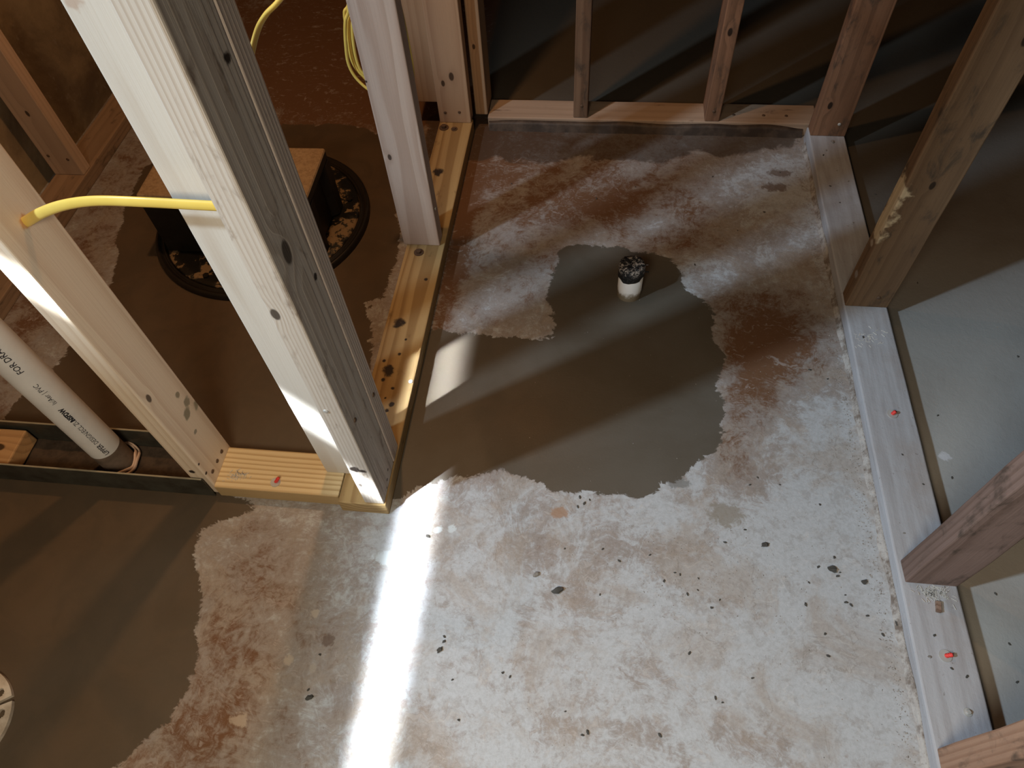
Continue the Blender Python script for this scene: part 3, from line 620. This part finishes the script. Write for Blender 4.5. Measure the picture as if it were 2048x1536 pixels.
# ------------------------------------------------------------------ crumbs and pebbles
crumb_m = plain('mortar_crumb_dark', (.10, .095, .085), .9, 0, .5, 200, .6)
crumb_l = plain('mortar_crumb_light', (.34, .31, .28), .9, 0, .4, 200, .6)
protos = []
for k in range(6):
    bm = bmesh.new(); bmesh.ops.create_icosphere(bm, subdivisions=2, radius=1)
    sx, sy, sz = 1, .55 + .3 * random.random(), .45 + .2 * random.random()
    for v in bm.verts:
        n_ = 1 + .55 * mnoise.noise(v.co * 1.5 + Vector((k * 5, 0, 0))) + .12 * mnoise.noise(v.co * 4); v.co = Vector((v.co.x * sx * n_, v.co.y * sy * n_, max(v.co.z * sz * n_, -.35)))
    m_ = bpy.data.meshes.new('crumb'); bm.to_mesh(m_); bm.free(); m_.materials.append(crumb_m); protos.append(m_)
protos_l = []
for m_ in protos:
    c_ = m_.copy(); c_.materials.clear(); c_.materials.append(crumb_l); protos_l.append(c_)
def crumb(x, y, r, label, group, z=0.0, light=False, name='mortar_crumb'):
    m_ = random.choice(protos_l if light else protos)
    o = bpy.data.objects.new(name, m_); COL.objects.link(o); o.scale = (r, r, r); o.location = (x, y, z + r * .33); o.rotation_euler = (0, 0, random.random() * 6.28)
    tag(o, label, 'crumb' if name == 'mortar_crumb' else 'pebble', group)
crumb(-.027, .415, .0098, 'largest grey pebble on the pale floor below the dark patch', None, name='pebble')
crumb(-.067, .441, .0066, 'smaller grey pebble just up and left of the largest pebble', None, light=True, name='pebble')
crumb(-.219, .295, .0055, 'dark pebble on the pale floor right beside the bright stripe', None, name='pebble')
crumb(-.275, .496, .0048, 'dark chip beside the bright stripe near the corner post foot', None, name='pebble')
crumb(-.422, .199, .0068, 'dark lump left of the bright stripe near the bottom edge', None, name='pebble')
crumb(.454, .497, .0085, 'dark flattened clod on the dusty floor left of the third old stud', None, name='pebble')
crumb(.504, .479, .0058, 'dark pebble nearest the third old stud on the dusty floor', None, name='pebble')
crumb(.547, .410, .0058, 'grey pebble lodged in the mortar line below the third old stud', None, name='pebble')
crumb(.341, .533, .0066, 'rough dark crumb pile on the pale floor right of centre', None, name='pebble')
crumb(.606, 1.655, .0060, 'pale lump on the dusty plate at the foot of its farthest stud', None, z=T, light=True, name='pebble')
G = {'b': ('small dark mortar crumb on the pale floor along the bottom of the photo', 'crumbs on the lower floor',
           [(-.214, .31), (-.215, .318), (-.108, .269), (-.095, .264), (.029, .188), (.037, .193), (.239, .264), (.25, .258), (.426, .347), (.426, .383), (-.428, .211), (-.423, .268), (.0, .22), (.15, .2), (-.19, .25), (-.17, .19), (.3, .3), (.2, .33)]),
     'e': ('small dark crumb near the lower edge of the central dark cement patch', 'crumbs by the patch edge',
           [(.003, .6), (.022, .596), (.012, .588), (-.019, .495), (.048, .415), (.135, .496), (.188, .464), (.218, .439), (.179, .467), (.27, .532), (.255, .425), (.24, .41), (.2, .43), (.22, .46), (.16, .45), (.05, .5), (.08, .48), (.0, .58)]),
     'r': ('small dark crumb on the dusty floor beside the right-hand plate', 'crumbs by the right-hand plate',
           [(.34, .67), (.324, .653), (.38, .658), (.466, .493), (.469, .453), (.468, .44), (.476, .436), (.43, .5), (.449, .622), (.47, .935), (.503, .914), (.308, .56), (.5, .42), (.52, .39), (.46, .52), (.41, .47), (.461, .486), (.40, .43)]),
     'f': ('small dark crumb on the stained floor toward the far wall', 'crumbs on the far floor', [(-.226, 1.497), (.474, 1.575), (.242, 1.228), (.1, 1.5), (.35, 1.35), (.3, 1.55), (.0, 1.45), (.42, 1.42)]),
     'o': ('small dark crumb on the grey slab right of the dusty plate', 'crumbs beyond the right-hand plate', [(.705, .839), (.70, .699), (.72, .478), (.72, .394), (.715, .334), (.74, 1.2), (.70, 1.5), (.9, 1.0)])}
for k, (lab, grp, pts) in G.items():
    for (x, y) in pts: crumb(x, y, random.uniform(.0018, .0034), lab, grp)
for (x, y) in [(.585, 1.62), (.60, 1.54), (.622, 1.50), (.575, 1.48), (.59, 1.42), (.575, 1.0), (.60, .72), (.572, .56), (.618, .56), (.625, .66), (.60, .335), (.62, .325), (.585, .385), (.57, .35), (.575, 1.6), (.61, 1.35)]:
    crumb(x, y, random.uniform(.0018, .0032), 'tiny crumb lying on top of the dusty right-hand plate', 'crumbs on the dusty plate', z=T, light=random.random() < .5)
# uncountable fine grit, denser beside the right-hand plate and the patch edge
bm = bmesh.new()
def grit(x, y, z, r):
    vs = [bm.verts.new((x + r * random.uniform(-1, 1), y + r * random.uniform(-1, 1), z + (r * .9 if q == 3 else 0))) for q in range(4)]
    for t in ((0, 1, 2), (0, 1, 3), (1, 2, 3), (2, 0, 3)): bm.faces.new([vs[i] for i in t])
for _ in range(900): grit(.535 - abs(random.gauss(0, .012)), random.uniform(.15, 1.68), .0003, random.uniform(.0008, .0022))
for _ in range(500): grit(random.gauss(.2, .15), random.gauss(.47, .07), .0003, random.uniform(.0006, .0016))
for _ in range(500): grit(random.uniform(-.4, .52), random.uniform(.15, 1.6), .0003, random.uniform(.0005, .0014))
gr = bmesh_to('fine_grit', bm, [crumb_l]); tag(gr, 'fine pale grit scattered over the floor and along the plate', 'grit', kind='stuff')
bm = bmesh.new()
for (cx, cy, n_, sp) in ((.60, .455, 130, .012), (-.66, .575, 50, .010), (.575, 1.0, 40, .02)):
    for _ in range(n_):
        x, y, a, l = random.gauss(cx, sp), random.gauss(cy, sp * .6), random.random() * 6.28, random.uniform(.002, .005)
        if not (x > .552 and x < .637 or -.69 < x < -.46) or (x > 0 and y > .467 and y < .51) or (x<0 and not .548<y<.63): continue
        c_, s_ = math.cos(a) * l, math.sin(a) * l
        q = [(x - c_, y - s_), (x + c_, y + s_), (x + c_ - s_ * .2, y + s_ + c_ * .2), (x - c_ - s_ * .2, y - s_ + c_ * .2)]
        lo_ = [bm.verts.new((u, v, T + .0003)) for u, v in q]; hi_ = [bm.verts.new((u, v, T + .0012)) for u, v in q]
        for i in range(4): bm.faces.new((lo_[i], lo_[(i + 1) % 4], hi_[(i + 1) % 4], hi_[i]))
        bm.faces.new(hi_)
sw = bmesh_to('wood_shavings', bm, [plain('pale_shavings', (.62, .60, .56), .8)]); tag(sw, 'pale wood shavings lying on the plates near the stud feet', 'shavings', kind='stuff')
